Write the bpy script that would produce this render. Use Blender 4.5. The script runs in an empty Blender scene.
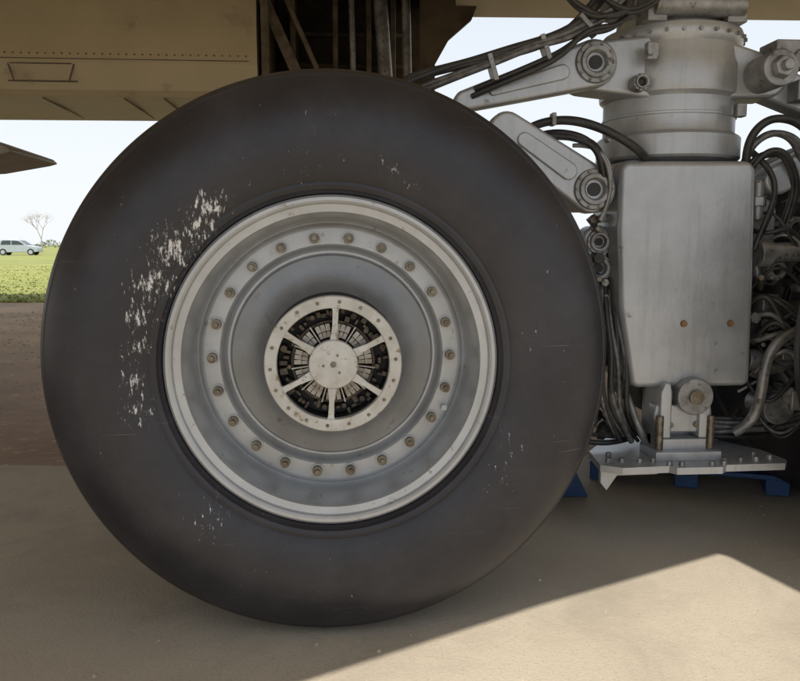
import bpy, math, random
from mathutils import Vector, Matrix
random.seed(7)
sc=bpy.context.scene
sin,cos,pi=math.sin,math.cos,math.pi
# ---------------------------------------------------------------- camera
cam=bpy.data.cameras.new("camera"); co=bpy.data.objects.new("camera",cam); sc.collection.objects.link(co)
cam.lens=35; cam.sensor_width=36; cam.clip_end=5000; cam.clip_start=0.05
co.location=(0.033,-1.878,0.905); co.rotation_euler=(pi/2-math.radians(7.0),0,-math.radians(4)); sc.camera=co
sc.view_settings.view_transform='Standard'; sc.view_settings.look='None'; sc.view_settings.exposure=0
# ---------------------------------------------------------------- light
el=math.radians(60); hx,hy=-0.243,-0.970
sv=Vector((hx*cos(el),hy*cos(el),sin(el)))
w=bpy.data.worlds.new("World"); sc.world=w; w.use_nodes=True
nt=w.node_tree; bg=nt.nodes["Background"]; sky=nt.nodes.new("ShaderNodeTexSky"); sky.sky_type='NISHITA'
sky.sun_disc=False; sky.sun_elevation=el; sky.sun_rotation=math.atan2(hx,hy); sky.dust_density=1.5; sky.air_density=1.0
tcw=nt.nodes.new("ShaderNodeTexCoord"); sep=nt.nodes.new("ShaderNodeSeparateXYZ"); nt.links.new(tcw.outputs["Generated"],sep.inputs[0])
rw=nt.nodes.new("ShaderNodeValToRGB"); nt.links.new(sep.outputs[2],rw.inputs[0])
rw.color_ramp.elements[0].position=.0; rw.color_ramp.elements[0].color=(.95,.95,.95,1); rw.color_ramp.elements[1].position=.8; rw.color_ramp.elements[1].color=(.40,.40,.40,1)
mw=nt.nodes.new("ShaderNodeMix"); mw.data_type='RGBA'; nt.links.new(rw.outputs[0],mw.inputs[0]); nt.links.new(sky.outputs[0],mw.inputs[6]); mw.inputs[7].default_value=(6.5,6.75,7.0,1)
nt.links.new(mw.outputs[2],bg.inputs[0]); bg.inputs[1].default_value=0.15
sl=bpy.data.lights.new("sun","SUN"); sl.energy=5; sl.angle=math.radians(0.6); sl.color=(1,.95,.87)
so=bpy.data.objects.new("sun",sl); sc.collection.objects.link(so); so.rotation_euler=sv.to_track_quat('Z','Y').to_euler(); so.location=(-3,-8,12)
# ---------------------------------------------------------------- materials
def mat(n,c,c2=None,rough=.5,metal=0,scale=8,lo=.35,hi=.65,bump=0,bscale=60,detail=6,speck=None,spk=.68,sscale=120,rvar=.12,stretch=None,streak=0,blotch=None):
    m=bpy.data.materials.new(n); m.use_nodes=True; t=m.node_tree; L=t.links.new
    b=t.nodes["Principled BSDF"]; b.inputs["Metallic"].default_value=metal
    tc=t.nodes.new("ShaderNodeTexCoord"); vec=tc.outputs["Object"]
    if stretch:
        mp=t.nodes.new("ShaderNodeMapping"); mp.inputs["Scale"].default_value=stretch; L(vec,mp.inputs[0]); vec=mp.outputs[0]
    no=t.nodes.new("ShaderNodeTexNoise"); no.inputs["Scale"].default_value=scale; no.inputs["Detail"].default_value=detail; no.inputs["Roughness"].default_value=.62; L(vec,no.inputs["Vector"])
    r=t.nodes.new("ShaderNodeValToRGB"); r.color_ramp.elements[0].position=lo; r.color_ramp.elements[1].position=hi
    c2=c2 or tuple(x*.8 for x in c)
    r.color_ramp.elements[0].color=(*c2,1); r.color_ramp.elements[1].color=(*c,1); L(no.outputs[0],r.inputs[0]); out=r.outputs[0]
    if blotch:   # broad irregular stains
        n5=t.nodes.new("ShaderNodeTexNoise"); n5.inputs["Scale"].default_value=blotch[1]; n5.inputs["Detail"].default_value=12; n5.inputs["Roughness"].default_value=.7; n5.inputs["Distortion"].default_value=.6; L(vec,n5.inputs["Vector"])
        r5=t.nodes.new("ShaderNodeValToRGB"); r5.color_ramp.elements[0].position=.48; r5.color_ramp.elements[1].position=.68; r5.color_ramp.elements[1].color=(.6,.6,.6,1); L(n5.outputs[0],r5.inputs[0])
        mx=t.nodes.new("ShaderNodeMix"); mx.data_type='RGBA'; L(r5.outputs[0],mx.inputs[0]); L(out,mx.inputs[6]); mx.inputs[7].default_value=(*blotch[0],1); out=mx.outputs[2]
    if speck:
        n2=t.nodes.new("ShaderNodeTexNoise"); n2.inputs["Scale"].default_value=sscale; n2.inputs["Detail"].default_value=5; n2.inputs["Roughness"].default_value=.65; L(vec,n2.inputs["Vector"])
        r2=t.nodes.new("ShaderNodeValToRGB"); r2.color_ramp.elements[0].position=spk; r2.color_ramp.elements[1].position=spk+.10; L(n2.outputs[0],r2.inputs[0])
        mx=t.nodes.new("ShaderNodeMix"); mx.data_type='RGBA'; L(r2.outputs[0],mx.inputs[0]); L(out,mx.inputs[6]); mx.inputs[7].default_value=(*speck,1); out=mx.outputs[2]
    if streak:
        mp=t.nodes.new("ShaderNodeMapping"); mp.inputs["Scale"].default_value=(34,34,2.6); L(tc.outputs["Object"],mp.inputs[0])
        n4=t.nodes.new("ShaderNodeTexNoise"); n4.inputs["Scale"].default_value=1; n4.inputs["Detail"].default_value=8; n4.inputs["Roughness"].default_value=.65; L(mp.outputs[0],n4.inputs["Vector"])
        r4=t.nodes.new("ShaderNodeValToRGB"); r4.color_ramp.elements[0].position=.50; r4.color_ramp.elements[1].position=.80; r4.color_ramp.elements[1].color=(streak,streak,streak,1); L(n4.outputs[0],r4.inputs[0])
        mx=t.nodes.new("ShaderNodeMix"); mx.data_type='RGBA'; L(r4.outputs[0],mx.inputs[0]); L(out,mx.inputs[6]); mx.inputs[7].default_value=(.17,.155,.13,1); out=mx.outputs[2]
    L(out,b.inputs["Base Color"])
    mr=t.nodes.new("ShaderNodeMapRange"); mr.inputs[3].default_value=rough-rvar; mr.inputs[4].default_value=min(1,rough+rvar); L(no.outputs[0],mr.inputs[0]); L(mr.outputs[0],b.inputs["Roughness"])
    if bump:
        n3=t.nodes.new("ShaderNodeTexNoise"); n3.inputs["Scale"].default_value=bscale; n3.inputs["Detail"].default_value=5; L(vec,n3.inputs["Vector"])
        bp=t.nodes.new("ShaderNodeBump"); bp.inputs["Strength"].default_value=bump; bp.inputs["Distance"].default_value=.01; L(n3.outputs[0],bp.inputs["Height"]); L(bp.outputs[0],b.inputs["Normal"])
    return m
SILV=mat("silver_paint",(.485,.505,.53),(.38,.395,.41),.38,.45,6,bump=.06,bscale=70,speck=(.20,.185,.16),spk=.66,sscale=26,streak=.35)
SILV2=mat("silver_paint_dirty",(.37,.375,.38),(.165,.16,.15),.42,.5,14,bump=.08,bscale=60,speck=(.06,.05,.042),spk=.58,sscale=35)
RIM=mat("rim_aluminium_paint",(.475,.49,.505),(.385,.395,.40),.36,.45,9,bump=.04,bscale=120,speck=(.22,.18,.13),spk=.63,sscale=42)
DISC=mat("grey_rim_disc",(.255,.26,.265),(.195,.20,.20),.40,.45,10,bump=.04,bscale=120,speck=(.15,.13,.10),spk=.62,sscale=30)
HUB=mat("hub_cap_paint",(.54,.54,.52),(.40,.385,.35),.40,.3,18,speck=(.22,.17,.11),spk=.58,sscale=50)
STEEL=mat("steel",(.42,.41,.39),(.22,.20,.17),.38,.8,30)
RUST=mat("rusty_bolt",(.30,.17,.09),(.16,.09,.05),.6,.3,40)
BRASS=mat("oily_nut",(.25,.23,.18),(.11,.09,.07),.38,.7,50)
BRK=mat("brake_dirt",(.15,.12,.085),(.05,.04,.03),.6,.3,50)
DARK=mat("dark_machinery",(.035,.034,.033),(.015,.015,.015),.5,.2,20)
HOSE=mat("black_hose",(.04,.04,.04),(.02,.02,.02),.45,0,30)
HOSEG=mat("grey_braided_hose",(.20,.20,.20),(.08,.08,.08),.45,.4,50,bump=.2,bscale=300)
CREAM=mat("cream_belly_paint",(.68,.585,.38),(.58,.495,.32),.42,0,1.6,bump=.02,bscale=10,speck=(.46,.38,.24),spk=.60,sscale=3)
CREAM_LIT=mat("cream_belly_lit",(.80,.75,.58),(.70,.65,.49),.5,0,2.2)  # lighter copy of the belly cream, bounce light put into the colour
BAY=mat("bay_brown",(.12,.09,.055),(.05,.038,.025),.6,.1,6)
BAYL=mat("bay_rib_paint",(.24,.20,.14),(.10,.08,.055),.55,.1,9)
BLUE=mat("blue_paint",(.02,.08,.24),(.015,.05,.14),.5,0,12)
def tyre_mat():
    m=mat("tyre_rubber",(.021,.020,.025),(.014,.0135,.018),.44,0,7,bump=.07,bscale=160)
    t=m.node_tree; L=t.links.new; b=t.nodes["Principled BSDF"]
    base=b.inputs["Base Color"].links[0].from_socket
    tc=[n for n in t.nodes if n.type=='TEX_COORD'][0]
    def math_(op,a,bv=None,clamp=False):
        n=t.nodes.new("ShaderNodeMath"); n.operation=op; n.use_clamp=clamp
        for i,v in enumerate((a,bv)):
            if v is None: continue
            if isinstance(v,(int,float)): n.inputs[i].default_value=v
            else: L(v,n.inputs[i])
        return n.outputs[0]
    tot=None
    for (x,z,rad,s) in [(-.25,.34,.06,1),(-.28,.30,.08,1),(-.33,.25,.09,.95),(-.37,.18,.09,.9),(-.40,.11,.06,.85),(-.41,.04,.05,.8),(-.42,-.03,.05,.85),(-.415,-.09,.06,.9),(-.28,-.33,.09,.5),(.40,-.18,.07,.45),(.37,-.26,.07,.42),(.43,.05,.09,.25),(-.05,.44,.10,.35),(.12,.42,.05,.5),(.16,.38,.035,.55)]:
        d=t.nodes.new("ShaderNodeVectorMath"); d.operation='DISTANCE'; L(tc.outputs["Object"],d.inputs[0]); d.inputs[1].default_value=(x,-.215,z)
        q=math_('MULTIPLY',math_('SUBTRACT',1.0,math_('DIVIDE',d.outputs["Value"],rad),True),s)
        tot=q if tot is None else math_('MAXIMUM',tot,q)
    mp=t.nodes.new("ShaderNodeMapping"); mp.inputs["Rotation"].default_value=(0,math.radians(-32),0); mp.inputs["Scale"].default_value=(1.3,1,.38); L(tc.outputs["Object"],mp.inputs[0])
    n=t.nodes.new("ShaderNodeTexNoise"); n.inputs["Scale"].default_value=100; n.inputs["Detail"].default_value=6; n.inputs["Roughness"].default_value=.75; L(mp.outputs[0],n.inputs["Vector"])
    v=math_('ADD',n.outputs[0],math_('MULTIPLY',tot,.232))
    r=t.nodes.new("ShaderNodeValToRGB"); r.color_ramp.elements[0].position=.68; r.color_ramp.elements[1].position=.74; L(v,r.inputs[0])
    n2=t.nodes.new("ShaderNodeTexNoise"); n2.inputs["Scale"].default_value=3.2; n2.inputs["Detail"].default_value=10; n2.inputs["Roughness"].default_value=.74; L(tc.outputs["Object"],n2.inputs["Vector"])
    r2=t.nodes.new("ShaderNodeValToRGB"); r2.color_ramp.elements[0].position=.44; r2.color_ramp.elements[1].position=.82; r2.color_ramp.elements[1].color=(.55,.55,.55,1); L(n2.outputs[0],r2.inputs[0])
    m1=t.nodes.new("ShaderNodeMix"); m1.data_type='RGBA'; L(r2.outputs[0],m1.inputs[0]); L(base,m1.inputs[6]); m1.inputs[7].default_value=(.066,.064,.070,1)
    mp3=t.nodes.new("ShaderNodeMapping"); mp3.inputs["Rotation"].default_value=(0,math.radians(40),0); mp3.inputs["Scale"].default_value=(3,1,120); L(tc.outputs["Object"],mp3.inputs[0])
    n3=t.nodes.new("ShaderNodeTexNoise"); n3.inputs["Scale"].default_value=1.4; n3.inputs["Detail"].default_value=3; L(mp3.outputs[0],n3.inputs["Vector"])
    r3=t.nodes.new("ShaderNodeValToRGB"); r3.color_ramp.elements[0].position=.715; r3.color_ramp.elements[1].position=.76; r3.color_ramp.elements[1].color=(.4,.4,.4,1); L(n3.outputs[0],r3.inputs[0])
    m3=t.nodes.new("ShaderNodeMix"); m3.data_type='RGBA'; L(r3.outputs[0],m3.inputs[0]); L(m1.outputs[2],m3.inputs[6]); m3.inputs[7].default_value=(.2,.2,.2,1)
    m2=t.nodes.new("ShaderNodeMix"); m2.data_type='RGBA'; L(r.outputs[0],m2.inputs[0]); L(m3.outputs[2],m2.inputs[6]); m2.inputs[7].default_value=(.62,.62,.62,1)
    L(m2.outputs[2],b.inputs["Base Color"])
    return m
TYRE=tyre_mat()
# ---------------------------------------------------------------- mesh helpers
def empty(name,loc=(0,0,0)):
    o=bpy.data.objects.new(name,None); sc.collection.objects.link(o); o.location=loc; o.empty_display_size=.2; return o
def obj(name,vs,fs,m,par=None,smooth=False,bevel=0,loc=None,seg=2):
    me=bpy.data.meshes.new(name); me.from_pydata([tuple(v) for v in vs],[],fs)
    ms=m if isinstance(m,list) else [m]
    for q in ms: me.materials.append(q)
    me.validate(); 
    if smooth:
        for q in me.polygons:q.use_smooth=True
    o=bpy.data.objects.new(name,me); sc.collection.objects.link(o)
    if par: o.parent=par
    if loc: o.location=loc
    if bevel:
        b=o.modifiers.new("b","BEVEL"); b.width=bevel; b.segments=seg; b.limit_method='ANGLE'; b.angle_limit=math.radians(35)
        for q in me.polygons:q.use_smooth=True
        e=o.modifiers.new("w","WEIGHTED_NORMAL"); e.keep_sharp=True
    return o
def lathe(name,prof,m,par,segs=160,axis='Y',loc=(0,0,0)):
    vs=[];fs=[];n=len(prof)
    for i in range(segs):
        a=2*pi*i/segs
        for r,y in prof:
            vs.append((r*sin(a),y,r*cos(a)) if axis=='Y' else (r*cos(a),r*sin(a),y))
    for i in range(segs):
        j=(i+1)%segs
        for k in range(n-1):
            fs.append((i*n+k,i*n+k+1,j*n+k+1,j*n+k) if axis=='Y' else (i*n+k,j*n+k,j*n+k+1,i*n+k+1))
    o=obj(name,vs,fs,m,par,True,loc=loc)
    o.data.set_sharp_from_angle(angle=math.radians(32))
    return o
class Buf:
    def __init__(s): s.v=[];s.f=[]
    def add(s,vs,fs):
        o=len(s.v); s.v+= [tuple(v) for v in vs]; s.f+=[tuple(i+o for i in f) for f in fs]
    def cyl(s,a,b,r,r2=None,n=16):
        a=Vector(a);b=Vector(b); r2=r if r2 is None else r2
        d=(b-a).normalized(); x=d.orthogonal().normalized(); y=d.cross(x)
        vs=[a+x*r*cos(2*pi*i/n)+y*r*sin(2*pi*i/n) for i in range(n)]+[b+x*r2*cos(2*pi*i/n)+y*r2*sin(2*pi*i/n) for i in range(n)]
        fs=[(i,(i+1)%n,n+(i+1)%n,n+i) for i in range(n)]+[tuple(range(n))[::-1],tuple(range(n,2*n))]
        s.add(vs,fs)
    def box(s,c,d,M=None):
        vs=[]
        for i in (-1,1):
            for j in (-1,1):
                for k in (-1,1):
                    v=Vector((i*d[0]/2,j*d[1]/2,k*d[2]/2))
                    if M: v=M@v
                    vs.append(v+Vector(c))
        s.add(vs,[(0,1,3,2),(4,6,7,5),(0,4,5,1),(2,3,7,6),(0,2,6,4),(1,5,7,3)])
    def prism(s,pts,y0,y1):
        n=len(pts)
        s.add([(x,y0,z) for x,z in pts]+[(x,y1,z) for x,z in pts],[tuple(range(n)),tuple(range(2*n-1,n-1,-1))]+[(i,n+i,n+(i+1)%n,(i+1)%n) for i in range(n)])
    def out(s,name,m,par,bevel=0,smooth=False,seg=2):
        import bmesh
        o=obj(name,s.v,s.f,m,par,smooth,bevel,seg=seg)
        bm=bmesh.new(); bm.from_mesh(o.data); bmesh.ops.recalc_face_normals(bm,faces=bm.faces); bm.to_mesh(o.data); bm.free()
        if smooth and not bevel: o.data.set_sharp_from_angle(angle=math.radians(40))
        return o
def hose(name,pts,r,m,par):
    c=bpy.data.curves.new(name,'CURVE'); c.dimensions='3D'; c.bevel_depth=r; c.bevel_resolution=3; c.resolution_u=8; c.use_fill_caps=True
    s=c.splines.new('NURBS'); s.points.add(len(pts)-1)
    for p,q in zip(s.points,pts): p.co=(*q,1)
    s.order_u=min(4,len(pts)); s.use_endpoint_u=True
    c.materials.append(m); o=bpy.data.objects.new(name,c); sc.collection.objects.link(o); o.parent=par; return o
# ---------------------------------------------------------------- wheel
half=[(.345,-.13),(.360,-.150),(.366,-.168),(.370,-.185),(.377,-.197),(.385,-.201),(.392,-.200),(.395,-.203),(.415,-.211),(.45,-.219),(.49,-.2205),(.528,-.216),(.559,-.206),(.585,-.192),(.602,-.179),(.613,-.168),(.6165,-.1645),(.6125,-.161),(.6135,-.155),(.6250,-.150),(.6345,-.136),(.6400,-.120),(.6435,-.102),(.6445,-.093),(.636,-.0925),(.636,-.0825),(.6455,-.082),(.6465,-.050),(.6465,-.048),(.638,-.0475),(.638,-.0385),(.647,-.038),(.6475,-.01)]
def build_tyre():
    prof=half+[(r,-y) for r,y in reversed(half)]
    o=lathe("tyre",prof,TYRE,None,256)
    for v in o.data.vertices:
        if v.co.z<-.642: v.co.z=-.642-(-.642-v.co.z)*.1
    return o
rimprof=[(.350,-.12),(.362,-.150),(.366,-.164),(.3675,-.172),(.366,-.179),(.361,-.183),(.354,-.183),(.3495,-.179),(.3480,-.173),(.3465,-.171),(.338,-.1695),(.3305,-.1685),(.3285,-.165),(.3275,-.158),(.3255,-.145),(.3225,-.115),(.3195,-.080),(.3175,-.060),(.3155,-.054),(.3125,-.050),(.310,-.0505),(.3055,-.058),(.3005,-.0615),(.295,-.062),(.261,-.062),(.2575,-.0595),(.255,-.054),(.249,-.037),(.245,-.0335),(.2405,-.0335),(.238,-.0365),(.236,-.0455),(.2335,-.0475),(.205,-.050),(.180,-.060),(.160,-.075),(.152,-.090),(.149,-.115),(.148,-.187),(.1465,-.19),(.1245,-.19),(.123,-.188),(.122,-.12),(.0,-.115)]
wheel_parts=[]
def wheel(loc,rot=0.0):
    e=empty("aircraft_wheel",loc); e.rotation_euler=(0,0,rot)
    if wheel_parts:
        for k,me,mods in wheel_parts:
            o=bpy.data.objects.new(k,me); sc.collection.objects.link(o); o.parent=e
        return e
    parts=[]
    t=build_tyre(); t.parent=e; parts.append(t)
    parts.append(lathe("rim",rimprof[:31],RIM,e))
    parts.append(lathe("rim_disc",rimprof[30:37],DISC,e))
    parts.append(lathe("hub_drum",rimprof[36:],DARK,e))
    parts.append(lathe("rim_back",[(.35,-.13),(.322,-.04),(.30,.05),(.335,.12),(.366,.17),(.362,.185),(.35,.18),(.32,.13),(.27,.10),(.0,.10)],DARK,e,96))
    parts.append(lathe("hub_ring",[(.1225,-.176),(.1225,-.1935),(.124,-.1955),(.148,-.1955),(.150,-.1935),(.1505,-.178)],HUB,e))
    b=Buf(); wb=Buf(); rc=.277; rr=random.Random(21)
    for i in range(22):
        a=2*pi*(i+.5)/22; x,z=rc*sin(a),rc*cos(a)
        wb.cyl((x,-.060,z),(x,-.0655,z),.0165,.0160,20)
        b.cyl((x,-.065,z),(x,-.079,z),.0124,.0114,12)
        b.cyl((x,-.079,z),(x,-.086-rr.uniform(0,.004),z),.006,.0055,10)
    wb.cyl((.262,-.06,-.125),(.262,-.085,-.125),.007,n=10)
    parts.append(wb.out("bolt_washers",RIM,e,smooth=True)); parts.append(b.out("bolts",BRASS,e,smooth=True))
    s=Buf()
    for i in range(6):
        a=2*pi*i/6+math.radians(3); d=Vector((sin(a),0,cos(a))); q=Vector((cos(a),0,-sin(a)))
        y0,y1=-.193,-.179
        p=[d*.04+q*.011,d*.085+q*.0055,d*.118+q*.0065,d*.128+q*.011,d*.128-q*.011,d*.118-q*.0065,d*.085-q*.0055,d*.04-q*.011]
        s.add([v+Vector((0,y0,0)) for v in p]+[v+Vector((0,y1,0)) for v in p],[tuple(range(8)),tuple(range(15,7,-1))]+[(k,8+k,8+(k+1)%8,(k+1)%8) for k in range(8)])
    parts.append(s.out("hub_spokes",HUB,e))
    parts.append(lathe("hub_cap",[(.0535,-.177),(.054,-.196),(.052,-.1985),(.03,-.1995),(.0,-.1997)],HUB,e,64))
    rv=Buf()
    for i in range(18):
        a=2*pi*(i+.3)/18; rv.cyl((.137*sin(a),-.195,.137*cos(a)),(.137*sin(a),-.1982,.137*cos(a)),.0042,.003,10)
    for i in range(3):
        a=2*pi*(i+.2)/3; rv.cyl((.022*sin(a),-.199,.022*cos(a)),(.022*sin(a),-.2013,.022*cos(a)),.003,n=8)
    rv.cyl((0,-.199,0),(0,-.2025,0),.007,.006,12)
    parts.append(rv.out("hub_screws",BRASS,e,smooth=True))
    f=Buf()
    for i in range(44):
        a=2*pi*i/44; d=Vector((sin(a),0,cos(a))); M=Matrix.Rotation(a,3,'Y')
        if i%4==0: f.box(d*.072+Vector((0,-.150,0)),(.003,.03,.042),M)
        else:
            f.box(d*.063+Vector((0,-.150,0)),(.0078,.02,.013),M)
            f.box(d*.0785+Vector((0,-.146,0)),(.0098,.02,.0155),M)
    parts.append(f.out("brake_fins",STEEL,e))
    parts.append(lathe("brake_ring",[(.088,-.12),(.088,-.152),(.091,-.153),(.093,-.152),(.093,-.12)],BRK,e,64))
    g=Buf(); rr=random.Random(3)
    for i in range(60):
        a=2*pi*i/60+rr.uniform(-.04,.04); R=rr.uniform(.097,.117); d=Vector((sin(a),0,cos(a)))
        if i%4==0: g.cyl(d*R+Vector((0,-.12,0)),d*R+Vector((0,-rr.uniform(.14,.170),0)),rr.uniform(.004,.008),n=10)
        else: g.box(d*R+Vector((0,-.14,0)),(rr.uniform(.004,.014),rr.uniform(.015,.05),rr.uniform(.005,.018)),Matrix.Rotation(a,3,'Y'))
    parts.append(g.out("brake_parts",BRK,e))
    for q in parts: wheel_parts.append((q.name.split('.')[0],q.data,None))
    return e
R15=math.radians(1.5)
wheel((0,0,.6465),R15)
wheel((1.88,0,.6465)); wheel((0,.82,.6465),pi); wheel((1.87,.82,.6465),pi)
# ---------------------------------------------------------------- landing gear strut
G=empty("landing_gear_strut")
ax,ay=1.06,.60
lathe("shock_strut",[(.10,.45),(.15,.46),(.155,1.15),(.213,1.165),(.219,1.172),(.219,1.232),(.213,1.238),(.203,1.243),(.200,1.25),(.200,1.290),(.2035,1.292),(.2035,1.298),(.200,1.300),(.200,1.345),(.206,1.352),(.212,1.357),(.214,1.365),(.214,1.44),(.208,1.46),(.203,1.50),(.212,1.515),(.214,1.535),(.208,1.55),(.17,1.56),(.165,1.60),(.178,1.61),(.178,1.66),(.165,1.67),(.16,2.02)],SILV,G,96,'Z',(ax,ay,0))
b=Buf()
for k in range(28):
    a=2*pi*k/28; b.cyl((ax+.2*cos(a),ay+.2*sin(a),1.525),(ax+.222*cos(a),ay+.222*sin(a),1.525),.006,n=8)
b.out("collar_bolts",SILV2,G)
b=Buf(); b.prism([(.827,.95),(.830,1.12),(.842,1.147),(1.222,1.150),(1.236,1.125),(1.247,.80),(1.252,.50),(1.247,.481),(.896,.479),(.884,.495),(.841,.72)],.36,.62)
b.out("fairing_box",SILV,G,bevel=.026,seg=5)
b=Buf()
for x,z in((1.035,.673),(1.178,.673)): b.cyl((x,.361,z),(x,.352,z),.011,.009,10)
b.out("fairing_bolts",RUST,G)
b=Buf()
for x in(.975,1.095): b.prism([(x-.012,.33),(x-.012,.47),(x,.50),(x+.018,.50),(x+.024,.47),(x+.024,.33)],.33,.46)
b.prism([(.950,.395),(.955,.43),(1.125,.43),(1.13,.395),(1.11,.345),(.965,.345)],.345,.40)
b.box((1.04,.44,.36),(.15,.09,.2))
b.out("lower_bracket",SILV,G,bevel=.006)
b=Buf(); b.cyl((1.065,.32,.458),(1.065,.44,.458),.055,n=32); b.out("roller",SILV2,G,bevel=.004)
b=Buf(); b.cyl((1.065,.318,.458),(1.065,.31,.458),.022,n=16)
b.cyl((.962,.33,.30),(.962,.33,.40),.012,n=10); b.cyl((1.118,.33,.30),(1.118,.33,.40),.012,n=10)
for x in(.97,1.0,1.08,1.11): b.cyl((x,.342,.37),(x,.336,.37),.009,n=8)
b.out("bracket_pins",BRASS,G,smooth=True)
pl=[(.765,.27),(.82,.235),(.96,.245),(.975,.225),(1.11,.225),(1.13,.245),(1.31,.25),(1.335,.285),(1.32,.40),(1.20,.60),(.90,.60),(.78,.42)]
n=len(pl); vs=[(x,y,.252) for x,y in pl]+[(x,y,.272) for x,y in pl]
o=obj("foot_plate",vs,[tuple(range(n))[::-1],tuple(range(n,2*n))]+[(i,(i+1)%n,n+(i+1)%n,n+i) for i in range(n)],SILV,G)
b=Buf()
b.prism([(.770,.251),(.770,.215),(.790,.19),(.82,.235),(.94,.237),(.96,.251)],.28,.30)
b.box((1.04,.36,.285),(.20,.13,.028)); b.box((1.04,.38,.312),(.15,.10,.035))
b.out("plate_stiffener",SILV,G,bevel=.003)
b=Buf(); 
for x,y in((.80,.30),(.84,.30),(.89,.29),(.93,.29),(.965,.255),(1.0,.25),(1.09,.25),(1.14,.275),(1.19,.28),(1.24,.285),(1.29,.30),(.82,.36),(1.26,.34),(1.125,.25)): b.cyl((x,y,.272),(x,y,.284),.010,.008,8)
b.out("plate_bolts",SILV2,G)
b=Buf(); b.cyl((-.1,.56,.64),(2.0,.56,.64),.085,n=32)
b.cyl((0,-.03,.6465),(0,.88,.6465),.085,n=32); b.cyl((1.88,-.03,.6465),(1.88,.88,.6465),.085,n=32)
b.cyl((ax,.5,.47),(ax,.72,.47),.12,n=32)
b.out("bogie_beam",mat("beam_dirty",(.16,.155,.15),(.05,.048,.045),.5,.3,12),G,smooth=True)
def arm(b,x0,z0,r0,x1,z1,r1,y0,y1):
    d=Vector((x1-x0,z1-z0)); L=d.length; d/=L; nn=Vector((-d.y,d.x)); pts=[]
    a0=math.atan2(nn.y,nn.x)
    for k in range(13):
        a=a0+pi*k/12; pts.append((x0+r0*cos(a),z0+r0*sin(a)))
    for k in range(13):
        a=a0+pi+pi*k/12; pts.append((x1+r1*cos(a),z1+r1*sin(a)))
    b.prism(pts,y0,y1)
b=Buf()
arm(b,.757,1.428,.068,.38,1.318,.030,.40,.46)
arm(b,.757,1.428,.070,.98,1.43,.095,.44,.56)
arm(b,.757,1.066,.068,.50,1.235,.052,.38,.46)
arm(b,.757,1.066,.06,.92,1.09,.075,.46,.58)
arm(b,1.30,1.405,.062,1.10,1.43,.095,.44,.56)
arm(b,1.30,1.405,.055,1.62,1.28,.045,.46,.54)
arm(b,1.33,1.10,.045,1.60,1.24,.04,.40,.48)
arm(b,1.30,1.00,.05,1.32,.82,.028,.44,.52)
arm(b,.80,.92,.045,.80,.80,.05,.46,.56)
b.out("brace_arms",SILV,G,bevel=.012,seg=3)
b=Buf()
arm(b,.66,1.399,.022,.46,1.342,.012,.392,.41); arm(b,.68,1.118,.026,.55,1.205,.022,.372,.39)
b.out("brace_ribs",SILV,G,bevel=.005)
def lug(x,z,y,r,mm=SILV2):
    lathe("lug_boss",[(0,.03),(r*.42,.03),(r*.42,-.006),(r*.5,-.012),(r*.66,-.013),(r*.70,-.004),(r*.86,-.004),(r*.90,.001),(r*.92,.03)],mm,G,48,'Y',(x,y,z))
    q=Buf(); q.cyl((x,y+.028,z),(x,y-.000,z),r*.30,n=20); q.out("lug_pin",DARK,G,smooth=True)
    q=Buf()
    for k in range(10):
        a=2*pi*k/10; q.cyl((x+r*.78*cos(a),y,z+r*.78*sin(a)),(x+r*.78*cos(a),y-.009,z+r*.78*sin(a)),r*.07,n=8)
    q.out("lug_bolts",BRASS,G)
lug(.757,1.428,.395,.066); lug(.757,1.066,.375,.066); lug(.802,.915,.455,.042); lug(.802,.835,.45,.047)
lug(.895,1.375,.40,.028); lug(1.335,.83,.40,.035); lug(1.40,.955,.42,.04)
b=Buf()
b.cyl((1.27,.50,1.405),(1.27,.32,1.405),.052,n=24); b.cyl((1.27,.32,1.405),(1.27,.295,1.405),.035,.030,6); b.cyl((1.27,.295,1.405),(1.27,.275,1.405),.016,n=12)
b.cyl((1.36,.5,1.44),(1.36,.36,1.44),.03,n=16)
b.box((1.33,.42,1.47),(.10,.10,.05)); b.box((1.40,.45,1.36),(.06,.1,.06))
b.cyl((1.27,.40,.88),(1.62,.40,.895),.030,n=20); b.cyl((1.27,.40,.88),(1.31,.40,.882),.042,n=20)
b.cyl((1.32,.42,.66),(1.62,.46,.72),.022,n=16)
b.cyl((1.28,.45,.55),(1.62,.45,.52),.034,n=20); b.cyl((1.34,.45,.545),(1.37,.45,.543),.044,n=20)
b.cyl((1.37,.40,.40),(1.37,.52,.40),.05,n=24)
b.box((1.40,.42,.60),(.07,.06,.09)); b.box((1.33,.44,.72),(.05,.06,.07)); b.box((1.44,.42,.43),(.09,.09,.06))
b.cyl((1.275,.42,.98),(1.275,.42,1.10),.018,n=14); b.cyl((1.275,.42,1.02),(1.275,.42,1.05),.026,n=6)
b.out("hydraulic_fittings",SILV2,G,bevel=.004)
def clutter(name,m,seed,N,small):
    b=Buf(); rr=random.Random(seed)
    for i in range(N):
        x=rr.choice([rr.uniform(.785,.83),rr.uniform(1.27,1.55),rr.uniform(1.27,1.55)]); z=rr.uniform(.34,1.05); y=rr.uniform(.43,.52)
        k=rr.random()
        if k<.35: b.cyl((x,y,z),(x+rr.uniform(-.05,.06),y-rr.uniform(.02,.07),z+rr.uniform(-.06,.06)),rr.uniform(.006,.018)*small,n=12)
        elif k<.6: b.cyl((x,y,z),(x,y-rr.uniform(.02,.06),z),rr.uniform(.010,.024)*small,n=6)
        else: b.box((x,y,z),(rr.uniform(.015,.055)*small,rr.uniform(.03,.06),rr.uniform(.015,.05)*small),Matrix.Rotation(rr.uniform(-.8,.8),3,'Y'))
    b.out(name,m,G,bevel=.002)
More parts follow.
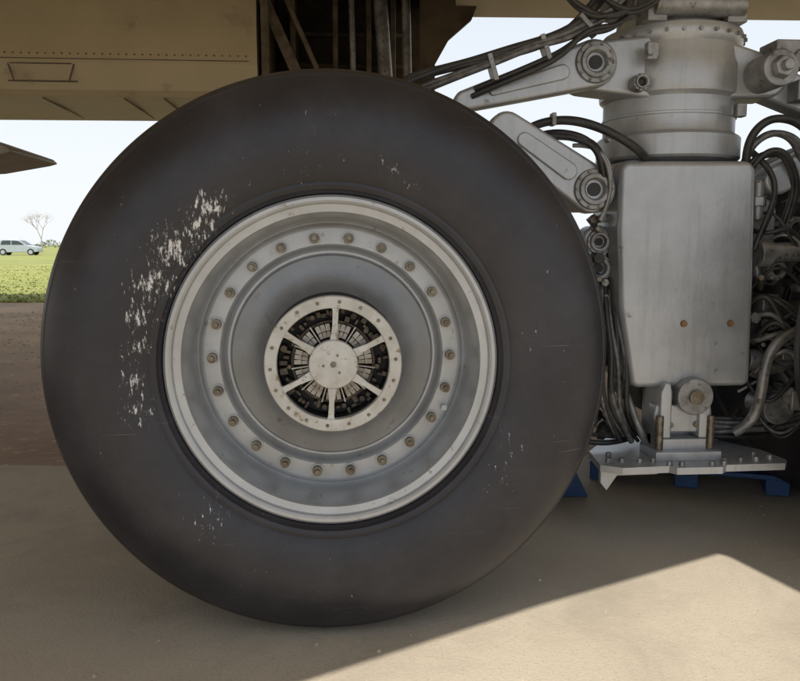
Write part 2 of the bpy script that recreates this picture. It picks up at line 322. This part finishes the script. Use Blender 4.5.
clutter("valve_blocks",DARK,11,44,1.1); clutter("pipe_fittings",SILV2,12,44,.8); clutter("pipe_unions",BRASS,13,26,.6)
b=Buf()
b.cyl((.93,.42,1.60),(1.20,.42,1.60),.036,n=20); b.box((.94,.46,1.62),(.06,.10,.14)); b.box((1.18,.46,1.62),(.06,.10,.14))
b.cyl((.83,.44,1.56),(.83,.44,1.70),.05,n=20); b.cyl((.80,.40,1.62),(.70,.42,1.66),.022,n=14)
b.box((.92,.395,1.46),(.035,.03,.05)); b.box((1.20,.41,1.30),(.03,.03,.04))
b.out("upper_fittings",SILV2,G,bevel=.004)
b=Buf()
for x,z,a in((.45,1.40,-.3),(.60,1.455,-.35),(.72,1.52,-.8)): b.box((x,.37,z),(.014,.05,.075),Matrix.Rotation(a,3,'Y'))
for x,z,a in((.63,1.262,0),(.80,1.215,.7)): b.box((x,.375,z),(.012,.035,.035),Matrix.Rotation(a,3,'Y'))
b.out("hose_clamps",SILV2,G,bevel=.002)
def H(pts,r,m,name="hose",j=0,n=1,dy=.0):
    for k in range(n):
        hose(name,[(x+random.uniform(-j,j),y+random.uniform(-j,j)+dy*k,z+random.uniform(-j,j)) for x,y,z in pts],r,m,G)
H([(.20,.42,1.36),(.27,.40,1.39),(.38,.38,1.42),(.52,.37,1.45),(.64,.37,1.49),(.74,.37,1.56),(.80,.40,1.66),(.80,.42,1.8)],.010,HOSE,j=.014,n=4)
H([(.20,.44,1.33),(.33,.38,1.38),(.48,.36,1.42),(.58,.36,1.47),(.68,.36,1.49),(.76,.36,1.55),(.84,.36,1.58),(.88,.40,1.75)],.009,HOSEG,j=.012,n=2)
H([(.40,.40,1.34),(.50,.36,1.37),(.60,.35,1.42),(.66,.35,1.47),(.72,.35,1.52),(.83,.36,1.51),(.86,.40,1.62)],.008,HOSE,j=.015,n=2)
H([(.66,.38,1.60),(.70,.35,1.54),(.78,.34,1.53),(.84,.35,1.57),(.83,.37,1.66)],.008,HOSE,j=.012,n=3)
H([(.70,.40,1.70),(.74,.36,1.60),(.81,.345,1.545),(.88,.36,1.56),(.95,.37,1.62),(.97,.4,1.72)],.007,HOSE,j=.012,n=3)
H([(.52,.42,1.20),(.56,.40,1.24),(.63,.38,1.265),(.72,.36,1.26),(.82,.35,1.21),(.90,.36,1.165),(.93,.42,1.15)],.012,HOSE,j=.006,n=2)
H([(.56,.46,1.19),(.60,.42,1.23),(.68,.38,1.225),(.77,.36,1.19),(.78,.36,1.12),(.80,.40,1.07)],.010,HOSE,j=.01,n=3)
H([(.70,.40,1.20),(.76,.36,1.19),(.80,.35,1.13),(.80,.36,1.04),(.78,.38,.98)],.006,SILV2,j=.008,n=2)
H([(1.22,.40,1.15),(1.21,.37,1.20),(1.24,.36,1.26),(1.31,.36,1.28),(1.39,.37,1.25),(1.46,.40,1.17),(1.50,.42,1.05)],.012,HOSE,j=.006,n=1)
H([(1.22,.42,1.12),(1.22,.39,1.18),(1.26,.38,1.23),(1.32,.38,1.235),(1.38,.39,1.20),(1.42,.42,1.12),(1.44,.44,1.0)],.010,HOSEG,j=.008,n=2)
H([(1.23,.42,1.10),(1.25,.39,1.17),(1.30,.38,1.19),(1.36,.38,1.15),(1.40,.42,1.05),(1.36,.44,.95)],.009,HOSE,j=.012,n=4)
H([(1.26,.40,.90),(1.29,.38,.98),(1.31,.37,1.07),(1.28,.38,1.14),(1.24,.42,1.18)],.008,HOSE,j=.01,n=2)
for k in range(10):
    x=.782+.009*k
    H([(x,.47,.82),(x-.012,.40,.70),(x+.012,.38,.58),(x+.0,.37,.47),(x+.03,.39,.38),(x+.09,.42,.31)],random.choice([.007,.009,.006]),HOSE if k%2 else HOSEG,j=.012)
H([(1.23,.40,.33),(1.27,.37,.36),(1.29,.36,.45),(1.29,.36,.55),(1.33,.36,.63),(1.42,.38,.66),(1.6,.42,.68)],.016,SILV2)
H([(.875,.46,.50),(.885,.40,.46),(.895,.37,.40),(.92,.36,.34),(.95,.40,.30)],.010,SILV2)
for k in range(22):
    x0=random.uniform(1.265,1.36); z0=random.uniform(.34,1.0)
    H([(x0,.44,z0),(x0+.03,.38,z0+random.uniform(-.1,.12)),(x0+.09,.37,z0+random.uniform(-.14,.14)),(x0+.17,.39,z0+random.uniform(-.15,.15)),(x0+.32,.44,z0+random.uniform(-.2,.2))],random.choice([.005,.007,.009]),random.choice([HOSE,HOSEG,SILV2,HOSE]))
for k in range(6):
    z0=.295+.012*k
    H([(1.13,.50,z0),(1.20,.45,z0+.01),(1.30,.42,z0+random.uniform(-.01,.03)),(1.42,.44,z0+.02),(1.6,.5,z0+.06)],.009,random.choice([HOSE,HOSEG,DARK]))
    H([(.95,.50,z0),(.88,.44,z0+.0),(.80,.42,z0+random.uniform(-.01,.03)),(.70,.46,z0+.02),(.6,.5,z0+.06)],.009,random.choice([HOSE,HOSEG]))
# ---------------------------------------------------------------- unseen wing slabs over the gear, shaped to cast the shade
W=empty("wing_shade")
pl=[(-9,-5.83),(-.327,-1.462),(.25,-1.155),(.84,-.876),(.86,-.90),(.93,-1.144),(9,-1.6),(9,1.45),(-9,1.45)]  # outline and notch drawn to land the shadow edge on the ground
n=len(pl); vs=[(x,y,2.0) for x,y in pl]+[(x,y,2.25) for x,y in pl]
obj("wing_shade_slab",vs,[tuple(range(n))[::-1],tuple(range(n,2*n))]+[(i,(i+1)%n,n+(i+1)%n,n+i) for i in range(n)],CREAM,W)
vs=[(-9,1.455,2.0),(9,1.455,2.0),(9,3.1,2.62),(-9,3.1,2.62),(-9,1.455,2.25),(9,1.455,2.25),(9,3.1,2.8),(-9,3.1,2.8)]  # added sloping slab above view, keeps sun off the belly front
obj("wing_shade_slope",vs,[(0,3,2,1),(4,5,6,7),(0,1,5,4),(2,3,7,6),(0,4,7,3),(1,2,6,5)],CREAM,W)
# ---------------------------------------------------------------- fuselage belly
F=empty("aircraft_fuselage")
def sweep(name,sec,x0,x1,m,dz=0,nx=2):
    k=len(sec); vs=[];fs=[]
    for i in range(nx):
        u=i/(nx-1); x=x0+(x1-x0)*u
        for y,z in sec: vs.append((x,y,z+dz*u))
    for i in range(nx-1):
        for j in range(k): fs.append((i*k+j,i*k+(j+1)%k,(i+1)*k+(j+1)%k,(i+1)*k+j))
    fs.append(tuple(range(k))[::-1]); fs.append(tuple(range((nx-1)*k,nx*k)))
    return obj(name,vs,fs,m,F)
sweep("belly_fairing",[(3.25,2.9),(3.17,2.5),(3.14,2.2),(3.15,1.98),(3.20,1.83),(3.24,1.80),(3.24,2.9)],-9,-.50,CREAM,.03)
sweep("belly_keel",[(3.26,1.815),(4.15,1.79),(4.20,1.81),(4.20,2.6),(3.26,2.6)],-9,-.50,CREAM_LIT,.03)
sweep("fuselage_shade_slab",[(3.26,2.95),(4.6,3.0),(8.4,6.4),(8.2,8.5),(3.26,7)],-11,9,CREAM)  # unseen slab, section shaped to shade the ground behind
sweep("belly_aft_panel",[(3.12,2.95),(3.12,2.35),(3.16,2.32),(4.2,2.66),(4.2,2.95)],.62,9,CREAM_LIT,.08)
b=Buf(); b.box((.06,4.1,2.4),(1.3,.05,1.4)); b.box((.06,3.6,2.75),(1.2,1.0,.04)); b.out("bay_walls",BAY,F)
b=Buf()
for x in(-.30,-.02,.20,.36): b.box((x,3.7,2.2),(.035,.5,1.1))
for z in(2.02,2.20,2.42): b.box((-.02,4.02,z),(1.1,.06,.03))
b.box((-.45,3.5,2.2),(.05,.7,1.1)); 
b.box((-.36,3.25,2.2),(.07,.08,1.0),Matrix.Rotation(-.42,3,'Y'))
b.box((-.22,3.25,2.2),(.03,.08,1.0),Matrix.Rotation(-.42,3,'Y'))
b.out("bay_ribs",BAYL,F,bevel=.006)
b=Buf(); b.cyl((.25,3.3,2.7),(.33,3.3,1.6),.045,n=16); b.cyl((.42,3.2,2.7),(.44,3.2,1.7),.028,n=14); b.cyl((.08,3.3,2.7),(.10,3.4,1.7),.02,n=12); b.out("bay_actuators",SILV2,F,smooth=True)
b=Buf(); b.prism([(.50,1.95),(.56,1.95),(.68,2.16),(.82,2.28),(.85,2.36),(.72,2.36),(.72,2.9),(.50,2.9)],3.06,3.10); b.out("bay_door_edge",BAY,F)
b=Buf()
for x in(-3.4,-2.6,-1.85,-1.35,-1.1,-.8): b.box((x,3.72,1.797+.03*(x+9)/8.5),(.008,.86,.010))
b.out("panel_seams",BAYL,F)
b=Buf()   # rivet rows and a lap joint along the belly side
for k in range(60): b.cyl((-3.4+.048*k,3.150,2.06),(-3.4+.048*k,3.142,2.06),.005,n=8)
b.box((-4.7,3.147,2.03),(8.3,.006,.005))
b.out("belly_rivets",BAYL,F)
b=Buf()
x0,x1,z0,z1=-1.98,-1.62,1.90,2.0
b.box(((x0+x1)/2,3.147,z1),(x1-x0,.012,.006)); b.box((x0,3.15,(z0+z1)/2),(.006,.012,z1-z0),Matrix.Rotation(-.3,3,'Y')); b.box((x1,3.15,(z0+z1)/2),(.006,.012,z1-z0),Matrix.Rotation(.3,3,'Y')); b.box(((x0+x1)/2,3.17,z0),(x1-x0+.05,.02,.006))
b.out("access_hatch",BAYL,F)
FL=empty("wing_flap")
b=Buf(); b.prism([(-5,1.62),(-1.98,1.505),(-1.70,1.41),(-1.675,1.385),(-1.72,1.372),(-1.98,1.325),(-5,1.15)],2.35,3.0); b.out("flap_skin",mat("flap_paint",(.38,.35,.31),(.28,.25,.21),.5,0,5),FL,bevel=.008)
# ---------------------------------------------------------------- ground
def sheet(name,pts,z,m):
    return obj(name,[(x,y,z) for x,y in pts],[tuple(range(len(pts)))],m)
SOIL=mat("soil",(.42,.29,.185),(.25,.165,.10),.9,0,.9,bump=.8,bscale=12,detail=12,speck=(.50,.40,.28),spk=.58,sscale=18,rvar=.05)
CONC=mat("dusty_concrete",(.47,.41,.315),(.365,.31,.235),.85,0,.8,.3,.7,bump=.22,bscale=130,detail=15,speck=(.33,.285,.22),spk=.55,sscale=190,rvar=.05,blotch=((.29,.25,.195),2.3))
GRASS=mat("grass_field",(.29,.30,.08),(.19,.22,.055),.9,0,.12,bump=.6,bscale=6,detail=12,speck=(.36,.34,.13),spk=.56,sscale=.5,rvar=.05)
sheet("ground",[(-1500,-60),(1500,-60),(1500,2500),(-1500,2500)],0,SOIL)
cp=[(-30,-12),(30,-12)]+[(30-60*i/240,1.34+.03*random.uniform(-1,1)+.02*sin(i*.7)) for i in range(241)]
sheet("concrete_pavement",cp,.004,CONC)
gp=[(-1500,2400),(-1500,11.5)]+[(-60+120*i/200,11.2+random.uniform(-.35,.35)) for i in range(201)]+[(1500,11.5),(1500,2400)]
sheet("grass_field",gp,.004,GRASS)
b=Buf()
for i in range(16000):
    y=10.8+ (random.random()**2)*22; x=random.uniform(-.62*y-4,-.15*y) if i%4 else random.uniform(-.1*y,.8*y)
    h=random.uniform(.01,.045); a=random.uniform(0,pi); dx,dy=cos(a)*.03,sin(a)*.03
    lx,ly=random.uniform(-.05,.05),random.uniform(-.05,.05)
    b.add([(x-dx,y-dy,0),(x+dx,y+dy,0),(x+lx,y+ly,h)],[(0,1,2)])
obj("grass_tufts",b.v,b.f,mat("grass_blades",(.30,.31,.08),(.21,.24,.06),.8,0,.6))
b=Buf()
def peb(x,y,r):
    n=6; vs=[(x+r*cos(2*pi*k/n)*random.uniform(.7,1.2),y+r*sin(2*pi*k/n)*random.uniform(.7,1.2),.003) for k in range(n)]+[(x+.5*r*cos(2*pi*k/n),y+.5*r*sin(2*pi*k/n),.004+r*random.uniform(.5,.9)) for k in range(n)]
    b.add(vs,[(k,(k+1)%n,n+(k+1)%n,n+k) for k in range(n)]+[tuple(range(n,2*n))])
for i in range(4500):
    y=random.uniform(-.9,9); peb(random.uniform(-3.2-.3*y,2.5+.3*y),y,random.uniform(.0010,.0034)*(1+.45*max(0,y)))
for x,y in((-.04,-.20),(.10,-.24),(.55,.10),(-.5,-.3),(-.9,.1)): peb(x,y,.007)
obj("pebbles",b.v,b.f,mat("pebble_stone",(.50,.43,.33),(.28,.235,.175),.85,0,9))
P=empty("blue_pallet")
b=Buf(); M=Matrix.Rotation(math.radians(-22),3,'Z')
def pb(c,d): b.box(Vector((1.40,1.12,0))+M@Vector(c),d,M)
for k in range(5): pb((0,-.26+.13*k,.075),(.70,.09,.018))
for k in(-.31,0,.31): pb((k,0,.036),(.08,.58,.058))
b.out("pallet_boards",BLUE,P,bevel=.003)
b=Buf()
for c,d in(((-.2,-.1,.13),(.25,.18,.09)),((.12,0,.115),(.3,.3,.06)),((-.05,.15,.12),(.2,.14,.07))): b.box(Vector((1.40,1.12,0))+M@Vector(c),d,M)
b.out("pallet_load",DARK,P,bevel=.02)
CH=empty("wheel_chock")
b=Buf(); b.prism([(.62,.004),(.90,.004),(.84,.12),(.74,.17),(.70,.17)],.78,.98); b.out("chock_block",BLUE,CH,bevel=.006)
b=Buf(); b.prism([(.74,.173),(.84,.123),(.85,.137),(.745,.188)],.80,.96); b.out("chock_tread",DARK,CH)
# ---------------------------------------------------------------- parked car far left
K=empty("parked_car",(-28.9,70,0)); K.rotation_euler=(0,0,math.radians(4)); K.scale=(.9,.9,.93)
CARP=mat("car_silver",(.42,.47,.53),(.38,.43,.48),.3,.3,3); GL=mat("car_glass",(.05,.07,.08),(.04,.05,.06),.1,0,3); TY=mat("car_tyre",(.03,.03,.03),None,.8)
body=[(-1.95,.32),(-1.98,.62),(-1.9,.85),(-1.72,.98),(-1.45,1.42),(-1.2,1.50),(.1,1.48),(.35,1.40),(.95,.98),(1.75,.84),(1.95,.66),(1.97,.34),(1.62,.30),(1.55,.50),(1.3,.62),(1.05,.50),(.98,.28),(-.95,.28),(-1.0,.50),(-1.27,.62),(-1.52,.50),(-1.6,.30)]
b=Buf(); b.prism(body,-.82,.82); b.out("body",CARP,K,bevel=.05)
b=Buf(); 
for y in(-.835,.825):
    b.prism([(-1.45,1.0),(-1.28,1.38),(-.5,1.40),(-.5,1.0)],y,y+.01); b.prism([(-.42,1.0),(-.42,1.40),(.05,1.38),(.30,1.30),(.75,1.0)],y,y+.01)
b.out("side_windows",GL,K)
vs=[(.40,-.70,1.40),(.40,.70,1.40),(.97,.74,1.01),(.97,-.74,1.01)]; obj("windscreen",vs,[(0,1,2,3)],GL,K)
b=Buf()
for x in(-1.27,1.3):
    for y in(-.84,.64): b.cyl((x,y,.31),(x,y+.2,.31),.31,n=20)
b.out("wheels",TY,K,smooth=True)
b=Buf()
for x in(-1.27,1.3): b.cyl((x,-.86,.31),(x,-.84,.31),.19,n=14)
b.out("hubcaps",CARP,K)
# ---------------------------------------------------------------- tree + tree line
T=empty("bare_tree",(-35.2,92,0)); b=Buf(); lf=Buf(); rr=random.Random(5)
def grow(p,d,L,r,lv):
    q=p+d*L; b.cyl(p,q,r,r*.7,6)
    if lv==0:
        for _ in range(9):
            c=q+Vector((rr.gauss(0,.25),rr.gauss(0,.25),rr.gauss(0,.22))); s=.06
            u=Vector((rr.uniform(-1,1),rr.uniform(-1,1),rr.uniform(-1,1)))*s; v=Vector((rr.uniform(-1,1),rr.uniform(-1,1),rr.uniform(-1,1)))*s
            lf.add([c,c+u,c+v],[(0,1,2)])
        return
    for _ in range(3):
        nd=(d+Vector((rr.uniform(-.7,.7),rr.uniform(-.7,.7),rr.uniform(-.15,.5)))).normalized(); grow(q,nd,L*.72,r*.55,lv-1)
grow(Vector((0,0,0)),Vector((0,0,1)),1.6,.09,4)
b.out("trunk_and_limbs",mat("bark",(.42,.36,.33),(.30,.26,.23),.9),T); obj("blossom",lf.v,lf.f,mat("blossom",(.55,.46,.43),(.40,.36,.30),.8),T)
b=Buf()
for i in range(15000):
    x=random.uniform(-420,420); hh=2.6+1.2*sin(x*.07)+.8*sin(x*.23+1)+.6*sin(x*.61); hh=max(1.0,hh)
    z=hh*random.random()**.7; c=Vector((x,300+random.uniform(-4,4),z)); s=.6
    u=Vector((random.uniform(-1,1),random.uniform(-.5,.5),random.uniform(-1,1)))*s; v=Vector((random.uniform(-1,1),random.uniform(-.5,.5),random.uniform(-1,1)))*s
    b.add([c-u,c+v,c+u],[(0,1,2)])
obj("distant_trees",b.v,b.f,mat("distant_foliage",(.26,.29,.24),(.18,.21,.17),.9,0,.1))
